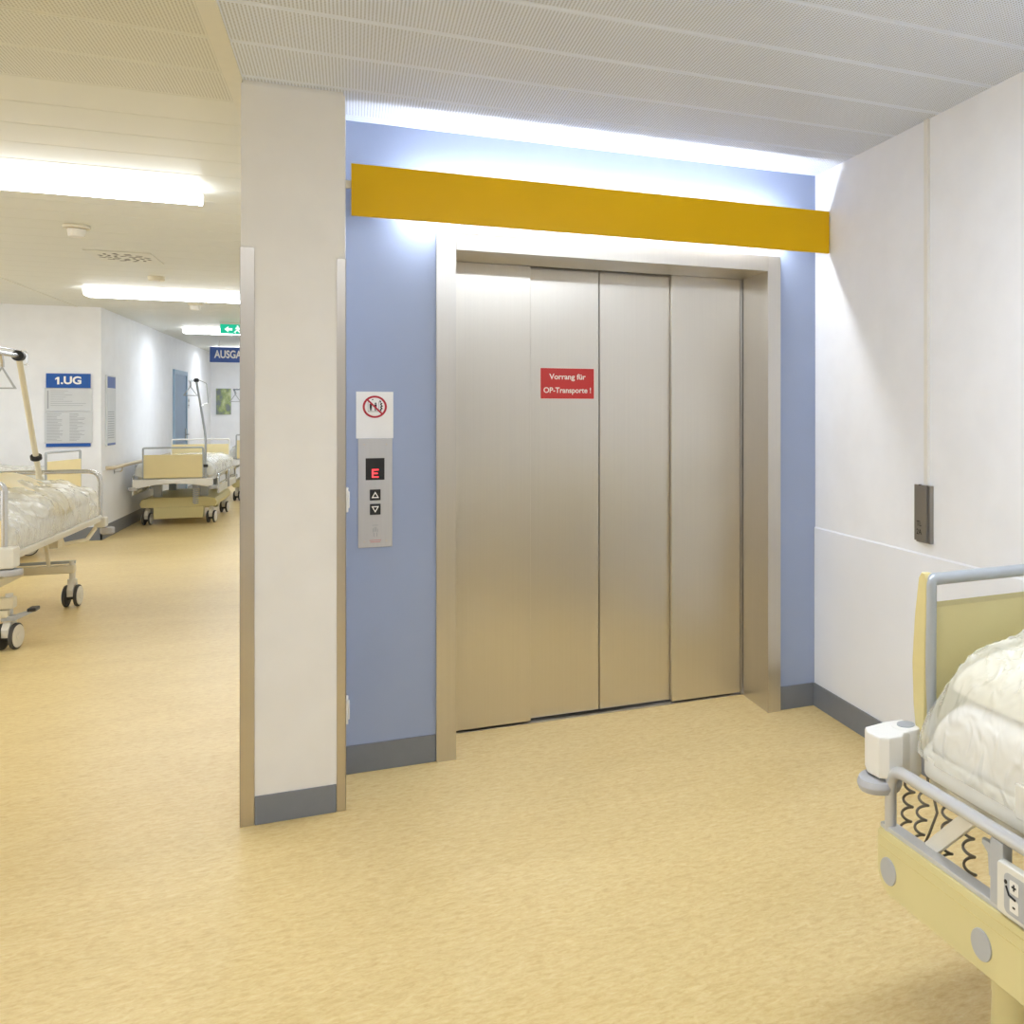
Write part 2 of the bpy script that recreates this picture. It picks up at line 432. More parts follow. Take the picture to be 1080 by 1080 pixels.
# baseboards
BH = .112
structure(MB().box(-.0195, .318, LW - .008, LW + .01, 0, BH, .002).box(1.888, RW - .012, LW - .008, LW + .01, 0, BH, .002).build('baseboard_back', M['grey_base']), 'grey baseboard below the blue wall', 'baseboard')
structure(MB().box(RW - .0145, RW - .0062, -4, LW - .0085, 0, BH, .002).build('baseboard_right', M['grey_base']), 'grey baseboard along the white side wall', 'baseboard')
structure(MB().box(SX + .043, -.049, 3.663, 3.672, 0, .1, .002).build('baseboard_pillar', M['grey_base']), 'grey baseboard on the pillar front', 'baseboard')
structure(MB().box(-8.9, CW + .012, HY - .012, HY + .01, 0, .15, .002).box(CW - .01, CW + .012, HY - .012, EY - .05, 0, .15, .002).build('baseboard_left', M['grey_base']), 'grey baseboard around the white corner in the hall', 'baseboard')
structure(MB().box(CW - .01, CW + .008, HY + .02, 16.9, .15, .77, .002).build('trim_6', M['white_panel']), 'white lower panel below the wooden handrail', 'wall panel')

# blue corridor door
d = empty('door_2', (CW, 17.6, 0)); structure(d, 'blue door in the white corridor wall behind the far bed', 'door')
MB().box(-.02, .03, -.62, -.55, 0, 2.1, .004).box(-.02, .03, .55, .62, 0, 2.1, .004).box(-.02, .03, -.55, .55, 2.03, 2.1, .004).build('frame', M['door_frame'], d)
MB().box(-.01, .015, -.548, .548, .005, 2.028, .003).build('door_panel', M['door_blue'], d)
MB().box(.0155, .03, .42, .47, .95, 1.15, .004).tube(bend([(.03, .445, 1.05), (.07, .445, 1.05), (.07, .32, 1.05)], .02), .009).build('handle', M['chrome'], d)

# ------------------------------------------------------------------ lift entrance
lift = empty('elevator_door', (1.1, LW, 0))
tag(lift, 'closed brushed steel lift door of four sliding panels in a steel frame', 'elevator door', kind='thing')
X = lambda x: x - 1.1
j = MB().prism([(X(.32), -.02), (X(.397), -.02), (X(.397), .285), (X(.38), .285), (X(.38), .02), (X(.32), .02)], fXY, 0, 2.192)
j.build('jamb', M['frame_steel'], lift)
j = MB().prism([(X(1.886), -.02), (X(1.886), .02), (X(1.837), .02), (X(1.837), .285), (X(1.82), .285), (X(1.82), -.02)], fXY, 0, 2.192)
j.build('jamb', M['frame_steel'], lift)
MB().prism([(-.02, 2.1185), (.29, 2.1185), (.29, 2.13), (.02, 2.13), (.02, 2.192), (-.02, 2.192)], fYZ, X(.398), X(1.819)).box(X(.335), X(1.865), .284, .30, 2.134, 2.20).build('header', M['frame_steel'], lift)
for (a, b, yy) in ((.39, .757, .30), (.747, 1.0855, .335), (1.0895, 1.452, .335), (1.442, 1.808, .30)):
    p = MB().box(X(a), X(b), yy, yy + .028, .012, 2.16, .0025).build('door_panel', M['door_steel'], lift)
MB().box(X(1.81), X(1.835), .297, .32, .003, 2.16, .002).build('return_strip', M['frame_steel'], lift)
MB().box(X(.385), X(1.83), .296, .40, -.02, .004, .001).build('sill', M['guard_steel'], lift)

# red notice on the door
rs = empty('notice_sign', (.935, LW + .3345, 1.578))
tag(rs, 'small red notice with white lettering stuck on the lift door', 'sign')
MB().box(-.128, .128, -.0008, .0, -.0735, .0735).build('border', M['ink_white'], rs, False)
MB().box(-.1265, .1265, -.0014, -.0008, -.072, .072).build('plate', M['red_sign'], rs, False)
text('Vorrang für', .036, 'lettering', M['ink_white'], rs, (0, -.0016, .031), bold=.02)
text('OP-Transporte !', .036, 'lettering', M['ink_white'], rs, (0, -.0016, -.033), bold=.02, sx=.93)

# yellow valance with the tube light behind
va = empty('light_valance', (1.04, LW, 2.3))
tag(va, 'long yellow board over the lift hiding a lit fluorescent tube', 'light')
MB().box(-1.04, 1.038, -.158, -.142, -.1, .1, .001).build('board', M['yellow'], va)
MB().box(-1.03, 1.03, -.1415, -.1395, -.095, .095).build('added_reflector', M['white_plastic'], va)  # white liner added behind the board to spread the tube's light
for x in (-1.02, -.35, .35, 1.015): MB().box(x - .012, x + .012, -.142, .0, -.016, -.002, .002).build('bracket', M['white_plastic'], va)
MB().box(-.98, .98, -.034, 0, -.03, .03, .004).build('batten', M['white_plastic'], va)
MB().cyl((-.84, -.075, 0), (.84, -.075, 0), .013, n=16).build('tube', M['tube'], va)
for x in (-.862, .862): MB().box(x - .022, x + .022, -.095, -.03, -.02, .02, .004).build('lamp_holder', M['white_plastic'], va)
MB().box(-1.0595, -1.04, -.15, -.136, .005, .035, .002).build('hook', M['beige_plastic'], va)

# prohibition sign
ps = empty('prohibition_sign', (.0865, LW, 1.432))
tag(ps, 'square white sign with red no-use-in-fire ring above the lift buttons', 'sign')
MB().box(-.069, .069, -.004, 0, -.094, .094, .001).build('plate', M['paper'], ps)
MB().ring((0, .033), .037, .045, fXZ, -.0048, -.004).prism([(-.031, .0605), (-.0265, .0655), (.031, .0055), (.0265, .0005)], fXZ, -.0052, -.004).build('prohibition_ring', M['ink_red'], ps, False)
pg = MB()
for px, hh in ((-.015, .0), (.003, .002)):
    pg.ring((px, .049 - hh), 0.0003, .0032, fXZ, -.0045, -.004, 16)
    pg.prism([(px - .0045, .045 - hh), (px + .0045, .045 - hh), (px + .004, .032), (px + .0035, .017), (px + .001, .017), (px, .029), (px - .001, .017), (px - .0035, .017), (px - .004, .032)], fXZ, -.0045, -.004)
pg.box(-.025, .015, -.0045, -.004, .0135, .015).box(-.0255, -.0245, -.0045, -.004, .0135, .055).box(.0145, .0155, -.0045, -.004, .0135, .055)
pg.prism([(-.008, .066), (-.0045, .06), (-.0115, .06)], fXZ, -.0045, -.004)
zz = [(.018, .060), (.024, .056), (.0215, .050), (.029, .047), (.0245, .041), (.031, .036), (.0245, .031), (.0305, .026), (.0235, .021), (.027, .016), (.0205, .016), (.0185, .022), (.023, .027), (.019, .032), (.0235, .037), (.0195, .042), (.022, .047), (.018, .052)]
pg.prism(zz, fXZ, -.0045, -.004)
pg.build('pictogram', M['ink_black'], ps, False)

# call panel
cp = empty('call_panel', (.0885, LW, 1.1185))
tag(cp, 'steel lift call panel with red floor display and two arrow buttons', 'call panel')
MB().box(-.0635, .0635, -.008, 0, -.219, .219, .002).build('faceplate', M['panel_steel'], cp)
dsp = MB().box(-.036, .034, -.0095, -.007, .052, .140, .001).build('display', M['black'], cp)
MB().box(-.013, -.0075, -.0101, -.0097, .0615, .0955).box(-.013, .012, -.0101, -.0097, .0905, .0955).box(-.013, .009, -.0101, -.0097, .076, .081).box(-.013, .012, -.0101, -.0097, .0615, .0665).build('floor_letter', M['led_red'], dsp, False)
for zc, up, nm in ((-.008, 1, 'up_button'), (-.066, -1, 'down_button')):
    b = MB().box(-.0205, .0195, -.011, -.007, zc - .022, zc + .022, .0015).build(nm, M['black'], cp)
    tri = [(-.0145, zc - .0125 * up), (.0135, zc - .0125 * up), (-.0005, zc + .0135 * up)]
    inn = [(-.0085, zc - .0085 * up), (.0075, zc - .0085 * up), (-.0005, zc + .0065 * up)]
    a = MB()
    for i in range(3):
        k = (i + 1) % 3
        a.prism([tri[i], tri[k], inn[k], inn[i]], fXZ, -.0116, -.011)
    a.build('arrow', M['ink_white'], b, False)
for x in (-.041, .041):
    for z in (.195, -.195): MB().cyl((x, -.0092, z), (x, -.007, z), .0042, n=12).build('screw', M['guard_steel'], cp)
h = MB().box(-.011, .011, -.0085, -.008, -.131, -.129)
for x, z0, z1 in ((-.008, -.158, -.142), (-.003, -.156, -.137), (.002, -.156, -.138), (.008, -.158, -.144), (-.0055, -.176, -.160), (.0055, -.176, -.160)): h.box(x - .0013, x + .0013, -.0085, -.008, z0, z1)
h.build('hand_symbol', M['ink_grey'], cp, False)
MB().box(-.022, .022, -.0085, -.008, -.192, -.1895).box(-.019, .019, -.0085, -.008, -.199, -.1965).build('red_print', M['ink_pink'], cp, False)

# sockets on the pillar's side
for z, lab in ((1.115, 'small white switch on the pillar side level with the lift buttons'), (.325, 'small white switch on the pillar side just above the floor')):
    s = empty('wall_switch', (-.02, 3.80, z)); tag(s, lab, 'wall switch', 'white switches on the pillar side')
    MB().box(0, .010, -.04, .04, -.044, .044, .003).build('plate', M['white_plastic'], s)
    MB().box(.009, .0145, -.028, .028, -.03, .03, .003).build('rocker', M['white_plastic'], s)

# trunking and switch unit on the right wall
tk = MB().box(RW - .012, RW, 3.043, 3.07, 1.155, CEIL - .001, .002).build('cable_trunking', M['white_plastic'])
tag(tk, 'narrow white cable duct running up the side wall to the ceiling', 'cable duct')
dv = empty('key_switch', (RW, 3.07, 1.04)); tag(dv, 'slim grey metal key switch at the end of the cable duct', 'switch')
MB().box(-.018, 0, -.052, .045, -.115, .113, .002).build('back_box', M['switch_steel'], dv)
MB().box(-.026, -.0185, -.038, .047, -.108, .115, .002).build('cover', M['switch_steel'], dv)
MB().cyl((-.0215, .01, .112), (-.0215, .01, .1165), .006, n=12).build('lock', M['black'], dv)
text('TL', .03, 'lettering', M['ink_black'], dv, (-.0264, .012, -.04), (PI / 2, 0, -PI / 2))
text('2A', .03, 'lettering', M['ink_black'], dv, (-.0264, .012, -.073), (PI / 2, 0, -PI / 2))

# ------------------------------------------------------------------ ceiling fittings
def ceiling_light(x0, x1, yc, label, mat='lamp', w=.30):
    L = empty('ceiling_light', ((x0 + x1) / 2, yc, CEIL)); tag(L, label, 'ceiling light', 'fluorescent ceiling lights')
    hx = (x1 - x0) / 2; hw = w / 2
    MB().box(-hx + .03, hx - .03, -hw + .05, hw - .05, -.016, 0, .002).build('housing', M['white_plastic'], L)
    t = MB()
    t.prism([(-hw + .002, -.008), (hw - .002, -.008), (hw - .012, -.055), (hw - .04, -.075), (-hw + .04, -.075), (-hw + .012, -.055)], fYZ, -hx + .022, hx - .022, .006)
    df = t.build('diffuser', M[mat], L); df.data.materials.append(M['lamp_cap'])
    for p in df.data.polygons: p.material_index = 0 if p.normal.z < -.85 else 1
    for sg in (-1, 1):
        e = MB(); a, b = sorted((sg * (hx - .0215), sg * (hx - .001)))
        e.prism([(-hw, -.016), (hw, -.016), (hw - .012, -.058), (hw - .04, -.078), (-hw + .04, -.078), (-hw + .012, -.058)], fYZ, a, b, .004)
        e.build('end_cap', M['lamp_cap'], L)
M['lamp_cap'] = emit('lamp_cap', (.95, .98, 1, 1), 5.5)
ceiling_light(-2.27, -.712, 5.53, 'long lit ceiling light nearest the pillar top')
ceiling_light(-2.27, -.712, 10.53, 'long lit ceiling light over the beds beyond the ceiling vent', 'lamp_hall')
ceiling_light(-2.12, -.56, 15.0, 'lit ceiling light behind the green exit sign', 'lamp_hall')
ceiling_light(-2.27, -.712, .35, 'lit hall ceiling light behind the viewer')
ceiling_light(-2.27, -.712, 19.4, 'lit ceiling light by the corridor end wall', 'lamp_hall')
for y, lab in ((.35, 'added ceiling light in the open hall behind the viewer'), (5.53, 'added ceiling light in the open hall beside the long bed'), (10.5, 'added ceiling light in the open hall in front of the directory wall')):  # out-of-view lights added to brighten the open hall
    ceiling_light(-6.4, -4.84, y, lab, 'added_lamp_open')
ceiling_light(.0, 1.56, 1.55, 'added lobby ceiling light above the viewer', 'added_lamp_lobby')  # out of view, added to brighten the lobby
ceiling_light(.05, 1.61, -2.6, 'added lobby ceiling light far behind the viewer', 'lamp_cap')  # second unseen lobby light, added as weak fill

def detector(x, y, label):
    D = empty('smoke_detector', (x, y, CEIL)); tag(D, label, 'smoke detector', 'ceiling smoke detectors')
    MB().cyl((0, 0, -.022), (0, 0, 0), .072, n=32, bev=.004).build('base', M['beige_plastic'], D)
    MB().cyl((0, 0, -.075), (0, 0, -.0225), .044, .05, n=32, bev=.008).build('sensor_head', M['white_plastic'], D)
detector(-1.56, 7.0, 'round white smoke detector between the nearest ceiling light and the vent')
detector(-1.53, 11.55, 'round white smoke detector just beyond the second ceiling light')
D = empty('ceiling_sensor', (-1.53, 9.4, CEIL)); tag(D, 'flat cream ceiling sensor just before the second ceiling light', 'sensor')
MB().cyl((0, 0, -.035), (0, 0, 0), .06, .068, n=32, bev=.004).build('body', M['beige_plastic'], D)
MB().cyl((0, 0, -.041), (0, 0, -.0355), .03, n=24, bev=.002).build('lens', M['white_plastic'], D)

V = empty('ceiling_vent', (-1.545, 8.27, CEIL)); tag(V, 'square ceiling vent plate with swirl slots behind the smoke detector', 'vent')
vp = MB().box(-.205, .205, -.265, .265, -.008, 0, .002).build('plate', M['ceil_trim'], V)
for ring_r, nn in ((.06, 6), (.105, 9), (.15, 12)):
    sl = MB()
    for k in range(nn):
        a = 2 * PI * k / nn + ring_r * 9
        mtx = Matrix.Translation((ring_r * math.cos(a), ring_r * 1.2 * math.sin(a), -.0085)) @ Matrix.Rotation(a + .9, 4, 'Z')
        sl.box(-.021, .021, -.009, .009, -.0005, .0009, mat=mtx)
    sl.build('slot_ring', M['dark_rubber'], V, False)

# ------------------------------------------------------------------ signs in the hall
fd = empty('floor_directory', (-2.845, HY, 1.45)); tag(fd, 'grey floor directory with blue 1.UG header on the hall wall', 'sign')
hd = MB().box(-.2, .2, -.02, 0, .25, .408, .002).build('header', M['sign_blue'], fd)
text('.UG', .115, 'lettering', M['ink_white'], hd, (.026, -.0206, .33), bold=.035)
MB().prism([(-.1, .288), (-.1, .346), (-.118, .337), (-.118, .353), (-.097, .370), (-.081, .370), (-.081, .288)], fXZ, -.0212, -.0202).build('lettering', M['ink_white'], hd, False)
up = MB().box(-.215, .215, -.016, 0, -.008, .246, .002).build('notice_panel', M['sign_grey'], fd)
lo = MB().box(-.215, .215, -.016, 0, -.36, -.014, .002).build('room_list', M['sign_grey'], fd)
MB().box(-.2, .2, -.02, 0, -.4, -.363, .002).build('footer', M['sign_blue'], fd)
random.seed(4)
ln = MB().box(-.19, -.178, -.0168, -.016, .02, .22)
for k in range(8):
    z = .215 - k * .023; ln.box(-.16, -.16 + random.uniform(.1, .34), -.0168, -.016, z, z + .004)
ln.build('print', M['ink_grey'], up, False)
ln = MB()
for k in range(20):
    z = -.04 - k * .0155
    ln.box(-.195, -.195 + random.uniform(.08, .15), -.0168, -.016, z, z + .005); ln.box(.01, .01 + random.uniform(.06, .15), -.0168, -.016, z, z + .005)
ln.build('print', M['ink_grey'], lo, False)

s2 = empty('information_board', (CW, 12.86, 1.45)); tag(s2, 'narrow grey information board seen edgewise round the corner from the directory', 'sign')
MB().box(0, .018, -.23, .21, -.405, .405, .002).build('board', M['sign_grey'], s2)
MB().box(.0182, .019, -.2, .18, .26, .39).build('blue_field', M['exit_blue'], s2, False)
MB().box(.0182, .019, -.2, .18, -.4, -.375).build('blue_strip', M['exit_blue'], s2, False)
ln = MB()
for k in range(12):
    z = -.02 - k * .027; ln.box(.0182, .0188, -.18, .12, z, z + .009)
ln.build('print', M['ink_grey'], s2, False)

ag = empty('exit_direction_sign', (-1.68, 17.5, 2.37)); tag(ag, 'blue hanging sign reading AUSGANG in the corridor', 'sign')
MB().box(-.43, .27, -.02, .02, -.125, .125, .003).build('panel', M['exit_blue'], ag)
text('AUSGANG', .175, 'lettering', M['ink_white'], ag, (-.08, -.0206, 0), bold=.03, sx=.68)
for x in (-.3, .15): MB().cyl((x, 0, .125), (x, 0, .235), .006, n=10).build('hanger', M['white_plastic'], ag)

ex = empty('exit_sign', (-1.36, 13.9, CEIL)); tag(ex, 'small lit green emergency exit sign hanging from the corridor ceiling', 'sign')
MB().box(-.2, .2, -.03, .03, -.025, 0, .004).build('housing', M['white_plastic'], ex)
MB().box(-.2, .2, -.022, .022, -.15, -.025, .002).build('panel', M['exit_green'], ex)
pm = MB().prism([(-.15, -.09), (-.105, -.05), (-.105, -.075), (-.06, -.075), (-.06, -.105), (-.105, -.105), (-.105, -.13)], fXZ, -.0232, -.022)
pm.ring((.0, -.05), .0005, .011, fXZ, -.0232, -.022, 16)
pm.prism([(-.02, -.065), (.015, -.06), (.03, -.085), (.012, -.098), (.04, -.13), (.022, -.135), (-.006, -.105), (-.03, -.138), (-.045, -.128), (-.012, -.095), (-.008, -.08), (-.03, -.09)], fXZ, -.0232, -.022)
pm.box(.08, .16, -.0232, -.022, -.14, -.04)
pm.build('pictogram', M['exit_white'], ex, False)

rp = empty('room_plate', (CW, 18.45, 1.58)); tag(rp, 'small grey room plate beside the blue corridor door', 'sign')
MB().box(0, .012, -.1, .1, -.09, .09, .003).build('plate', M['sign_grey'], rp)
MB().box(.0121, .013, -.07, .07, .02, .06).box(.0121, .013, -.07, .07, -.05, -.03).build('print', M['ink_grey'], rp, False)

pc = empty('wall_picture', (-2.33, EY, 1.63)); tag(pc, 'green plant picture hanging on the corridor end wall', 'picture')
MB().box(-.135, .135, -.025, 0, -.265, .265, .003).build('canvas_frame', M['sign_grey'], pc)
MB().box(-.128, .128, -.027, -.0251, -.258, .258).build('print', M['print'], pc)

hr = empty('handrail', (CW, 12.9, .8)); tag(hr, 'beige wooden handrail on the white wall beside the corridor bed', 'handrail')
MB().tube(bend([(.03, -.38, 0), (.085, -.36, 0), (.085, 3.9, 0), (.03, 3.92, 0)], .04), .021, 14).build('rail', M['wood_rail'], hr)
for y in (.15, 1.3, 2.5, 3.7):
    MB().tube(bend([(.0, y, -.07), (.08, y, -.07), (.085, y, -.01)], .03), .009, 10).cyl((0, y, -.07), (.008, y, -.07), .03, n=16).build('bracket', M['chrome'], hr)

# ------------------------------------------------------------------ beds
def caster(par, x, y, r=.08, rot=0, top=.30):
    C_ = Matrix.Translation((x, y, 0)) @ Matrix.Rotation(rot, 4, 'Z')
    h = MB()
    t = MB(); t.prism([(-.05, r * 1.0), (.045, r * 1.0), (.062, r * 1.55), (.04, r * 2.2), (-.02, r * 2.25), (-.055, r * 1.6)], fYZ, -.021, .021, .004)
    t.cyl((0, .0, r * 2.1), (0, .0, top), .019, n=16).cyl((0, .0, r * 2.1), (0, .0, r * 2.55), .03, n=16)
    t.bm.transform(C_); fk = t.build('caster', M['off_white'], par)
    for sx in (-1, 1):
        w = MB(); w.cyl((sx * .025, 0, r), (sx * .045, 0, r), r, n=36, bev=.006); w.bm.transform(C_)
        ty = w.build('tyre', M['dark_rubber'], fk)
        w = MB(); w.cyl((sx * .043, 0, r), (sx * .0505, 0, r), r * .86, r * .86 , n=36, bev=.004).cyl((sx * .049, 0, r), (sx * .054, 0, r), r * .3, n=20, bev=.002); w.bm.transform(C_)
        w.build('wheel_disc', M['off_white'], fk)
    w = MB(); w.cyl((-.025, 0, r), (.025, 0, r), .03, n=16); w.bm.transform(C_); w.build('axle', M['dark_rubber'], fk)
    return fk

def trapeze(par, pts, arm, handle_at, drop, mat, rod=None, r=.019):
    p = MB().tube(bend(pts, .10), r, 14).build('lifting_pole', mat, par)
    MB().tube(arm, r * .95, 14).build('pole_arm', M['chrome'], p)
    e = Vector(pts[-1]); a = (Vector(arm[-1]) - Vector(arm[0])).normalized()
    MB().cyl(e - a * .03, e + a * .03, r * 2.1, n=20, bev=.006).build('pole_joint', M['black'], p)
    z = pts[0][2]
    low = pts[1][2] < 1; k_ = 1 if low else 0
    d_ = (Vector(pts[k_ + 1]) - Vector(pts[k_])).normalized(); q = Vector(pts[k_]) + d_ * (.17 if low else .16)
    MB().cyl(q - d_ * .018, q + d_ * .018, r * 2.0, n=20, bev=.005).build('pole_collar', M['black'], p)
    hx = Vector(handle_at)
    s = MB().tube([hx + a * .02, hx + Vector((0, 0, -drop * .35)), hx - a * .005 + Vector((0, 0, -drop * .6))], .013, 10)
    s.build('strap', M['chrome'], p)
    b = hx + Vector((0, 0, -drop * .6))
    MB().tube([b, b + Vector((.075, 0, -drop)), b + Vector((-.075, 0, -drop))], .012, 10, closed=True).build('grip', M['grey_plastic'], p)
    if rod:
        MB().tube(bend(rod, .015, 4), .005, 8).build('infusion_hook', M['chrome'], p)
    return p

def loaf(L0, L1, hw, z0, hfun, e=.38, seed=0, wr=.006, nu=48, nv=96, inflate=0, fine=0, wid=None, top=False):
    """a soft bedding volume between local y L0..L1"""
    t = bmesh.new(); rows = []
    off = Vector((seed * 7.1, seed * 3.3, seed * 1.7))
    for j in range(nv + 1):
        s = j / nv; y = L0 + (L1 - L0) * (s if True else s)
        ed = min(1, min(y - L0, L1 - y) / .14)
        cap = math.sqrt(max(0, 1 - (1 - ed) ** 2)) if ed < 1 else 1
        row = []
        for i in range(nu + 1):
            a = PI * i / nu
            cx, sz = math.cos(a), math.sin(a)
            x = (hw if wid is None else wid(y)) * (1 - .07 * (1 - cap)) * math.copysign(abs(cx) ** e, cx)
            z = z0 + hfun(x, y) * (max(sz, 0) ** e) * cap
            p = Vector((x, y, z))
            nrm = Vector((cx * .8, 0, sz + .1)).normalized()
            q = p * 5 + off
            dsp = wr * (noise.noise(q) * 1.2 + noise.noise(q * 2.3 + off) * .7)
            if fine:
                rg = 1 - abs(noise.noise(Vector((p.x * 11 + p.y * 5, p.y * 8 - p.x * 5, p.z * 9)) + off))
                rg2 = 1 - abs(noise.noise(Vector((p.x * 20 - p.y * 9, p.y * 19, p.z * 20)) + off * 2))
                fw = min(1, max(.12, (sz - .45) * 4)) if top else 1
                dsp += fw * (fine * (rg ** 7 - .3) + fine * .7 * (rg2 ** 8 - .28))
            p += nrm * (dsp + inflate) * min(1, .15 + sz * 2)
            row.append(t.verts.new(p))
        rows.append(row)
    for j in range(nv):
        for i in range(nu):
            t.faces.new((rows[j][i], rows[j][i + 1], rows[j + 1][i + 1], rows[j + 1][i]))
    for j in range(nv): t.faces.new((rows[j][0], rows[j + 1][0], rows[j + 1][nu], rows[j][nu]))
    t.faces.new(rows[0]); t.faces.new(rows[nv][::-1])
    bmesh.ops.recalc_face_normals(t, faces=t.faces[:])
    m = MB(); m._add(t); return m

def simple_mattress(L0, L1, hw, z0, h): return loaf(L0, L1, hw, z0, lambda x, y: h, e=.22, wr=.003, nu=32, nv=60)

def at_world(bed_empty, name, label, cat, group):
    """an Empty standing at the same place as the bed, for what lies on it"""
    e = empty(name, bed_empty.location, bed_empty.rotation_euler.z); tag(e, label, cat, group); return e

def end_frame(par, name, y, w, zb, zp, zt, board=None, rt=.014, tube=None, rad=.06, ypan=.012):
    """tube frame with an optional infill board"""
    f = MB().tube(bend([(-w, y, zb), (-w, y, zt), (w, y, zt), (w, y, zb)], rad), rt, 14).build(name, tube or M['frame_grey'], par)
    if board:
        MB().prism(rrect(-w + rt * .6, w - rt * .6, zb + .01, zp, .006), fXZ, y - ypan, y + ypan, .004).build('infill_board', board, f)
    return f

def side_rail(par, sx, y0, y1, zb, zt, xo, mat):
    """lowered tubular side rail with bars"""
    r_ = MB().tube(bend([(sx * xo, y0, zb), (sx * xo, y0, zt), (sx * xo, y1, zt), (sx * xo, y1, zb)], .07), .013, 12)
    r_.tube([(sx * xo, y0, (zb + zt) / 2), (sx * xo, y1, (zb + zt) / 2)], .009, 10)
    o = r_.build('side_rail', mat, par)
    for k in (.25, .75):
        y = y0 + (y1 - y0) * k
        MB().tube([(sx * xo, y, zb + .02), (sx * (xo - .06), y, zb + .06)], .012, 10).build('rail_hinge', M['off_white'], o)
    return o

def deck(par, hw, L, z0, z1, mat):
    d_ = MB().prism(rrect(-hw, hw, -L, L, .07), fXY, z0, z1, .008).build('mattress_deck', mat, par)
    return d_

# ---- bed at the left: long open frame with chrome end bars
GB = 'hospital beds parked in the hall'
A = empty('hospital_bed', (-2.32, 7.93, 0)); tag(A, 'hospital bed with chrome end bars and beige lifting pole beside the directory', 'bed', GB)
hw = .47
MB().box(-hw, hw, -1.16, 1.15, .545, .60, .012).box(hw - .01, hw + .012, -1.0, 1.0, .575, .60, .006).build('mattress_deck', M['off_white'], A)
end_frame(A, 'headboard', 1.17, .45, .55, .7, .955, None, .018, M['chrome'], .09)
end_frame(A, 'footboard', -1.13, .455, .60, .80, 1.02, M['beige_board'], .017, M['chrome'], .05)
for sx in (-1, 1):
    b = MB().box(sx * .47 - .05, sx * .47 + .05, -1.2, -1.08, .52, .645, .015).build('corner_block', M['off_white'], A)
    MB().cyl((sx * .49, -1.15, .475), (sx * .49, -1.15, .515), .06, n=28, bev=.012).build('bumper_wheel', M['bumper_grey'], b)
    b = MB().box(sx * .46 - .04, sx * .46 + .04, 1.1, 1.2, .5, .58, .012).build('corner_block', M['off_white'], A)
    MB().cyl((sx * .5, 1.17, .44), (sx * .5, 1.17, .495), .05, n=28, bev=.012).build('bumper_wheel', M['bumper_grey'], b)
bf = MB().box(-.46, .46, -.99, -.91, .25, .32, .01).box(-.46, .46, .355, .42, .25, .31, .01).box(-.16, -.09, -.95, .39, .25, .31, .008).box(.09, .16, -.95, .39, .25, .31, .008)
bf.box(-.44, .44, -1.0, -.90, .19, .245, .01)
bf.build('base_frame', M['beige_metal'], A)
MB().tube([(.46, .39, .33), (-.46, .39, .33)], .012, 10).build('brake_bar', M['frame_grey'], A)
pd = MB().prism([(.40, .18), (.47, .18), (.56, .225), (.565, .24), (.46, .21), (.40, .21)], fXZ, -1.0, -.93, .006).build('brake_pedal', M['grey_plastic'], A)
MB().box(.53, .575, -1.01, -.92, .228, .25, .006).build('pedal_pad', M['black'], pd)
for (x, y) in ((.43, -.95), (-.43, -.95), (.44, .39), (-.44, .39)):
    caster(A, x, y, .08, R(-9) if y < 0 else R(-4), .34)
for y in (-.5, .15):
    for x in (-.125, .125): MB().box(x - .03, x + .03, y - .04, y + .04, .30, .55, .008).build('lifting_column', M['beige_metal'], A)
MB().tube([(.30, .385, .31), (.28, .36, .56)], .014, 10).build('strut', M['beige_metal'], A)
MB().tube([(.3, .6, .55), (.3, .75, .42), (.42, .9, .43), (.44, 1.05, .5)], .016, 10).box(.25, .33, .5, .62, .42, .545, .01).build('actuator', M['beige_metal'], A)
trapeze(A, [(.05, 1.17, .60), (.05, 1.16, .93), (.05, .66, 1.86)], [(.05, .70, 1.86), (.05, .05, 1.86)], (.05, .30, 1.85), .15, M['beige_metal'],
        rod=[(.05, .1, 1.90), (.05, .86, 1.90), (.05, .86, 1.80), (.05, .80, 1.80)])
mA = at_world(A, 'mattress', 'white mattress on the bed with chrome end bars', 'mattress', 'mattresses on the hospital beds')
simple_mattress(-1.09, 1.11, .44, .601, .12).build('cover', M['sheet'], mA)
dA = at_world(A, 'duvet', 'puffed bedding under clear plastic on the bed with chrome end bars', 'bedding', 'wrapped bedding on the hospital beds')
hf = lambda x, y: .30 + .03 * math.sin(2.6 * y + 1.2)
loaf(-1.04, 1.07, .41, .722, lambda x, y: hf(x, y) - .165, e=.72, seed=1, wr=.03).build('quilt', M['sheet'], dA)
loaf(-1.09, 1.12, .47, .603, hf, e=.72, seed=1, wr=.03, inflate=.008, fine=.008, nu=80, nv=150).build('plastic_cover', M['soft_plastic'], dA)
pA = at_world(A, 'pillow', 'beige pillow under the plastic on the bed with chrome end bars', 'pillow', None)
t = MB(); bmesh.ops.create_uvsphere(t.bm, u_segments=32, v_segments=18, radius=1)
for v in t.bm.verts:
    c = v.co.copy(); f = lambda q, e: math.copysign(abs(q) ** e, q)
    p = Vector((.26 * f(c.x, .6), .36 * f(c.y, .6), .075 * c.z))
    p.rotate(Matrix.Rotation(R(32), 3, 'Y')); v.co = p + Vector((.22, .28, .845))
t.build('case', M['beige_board'], pA)

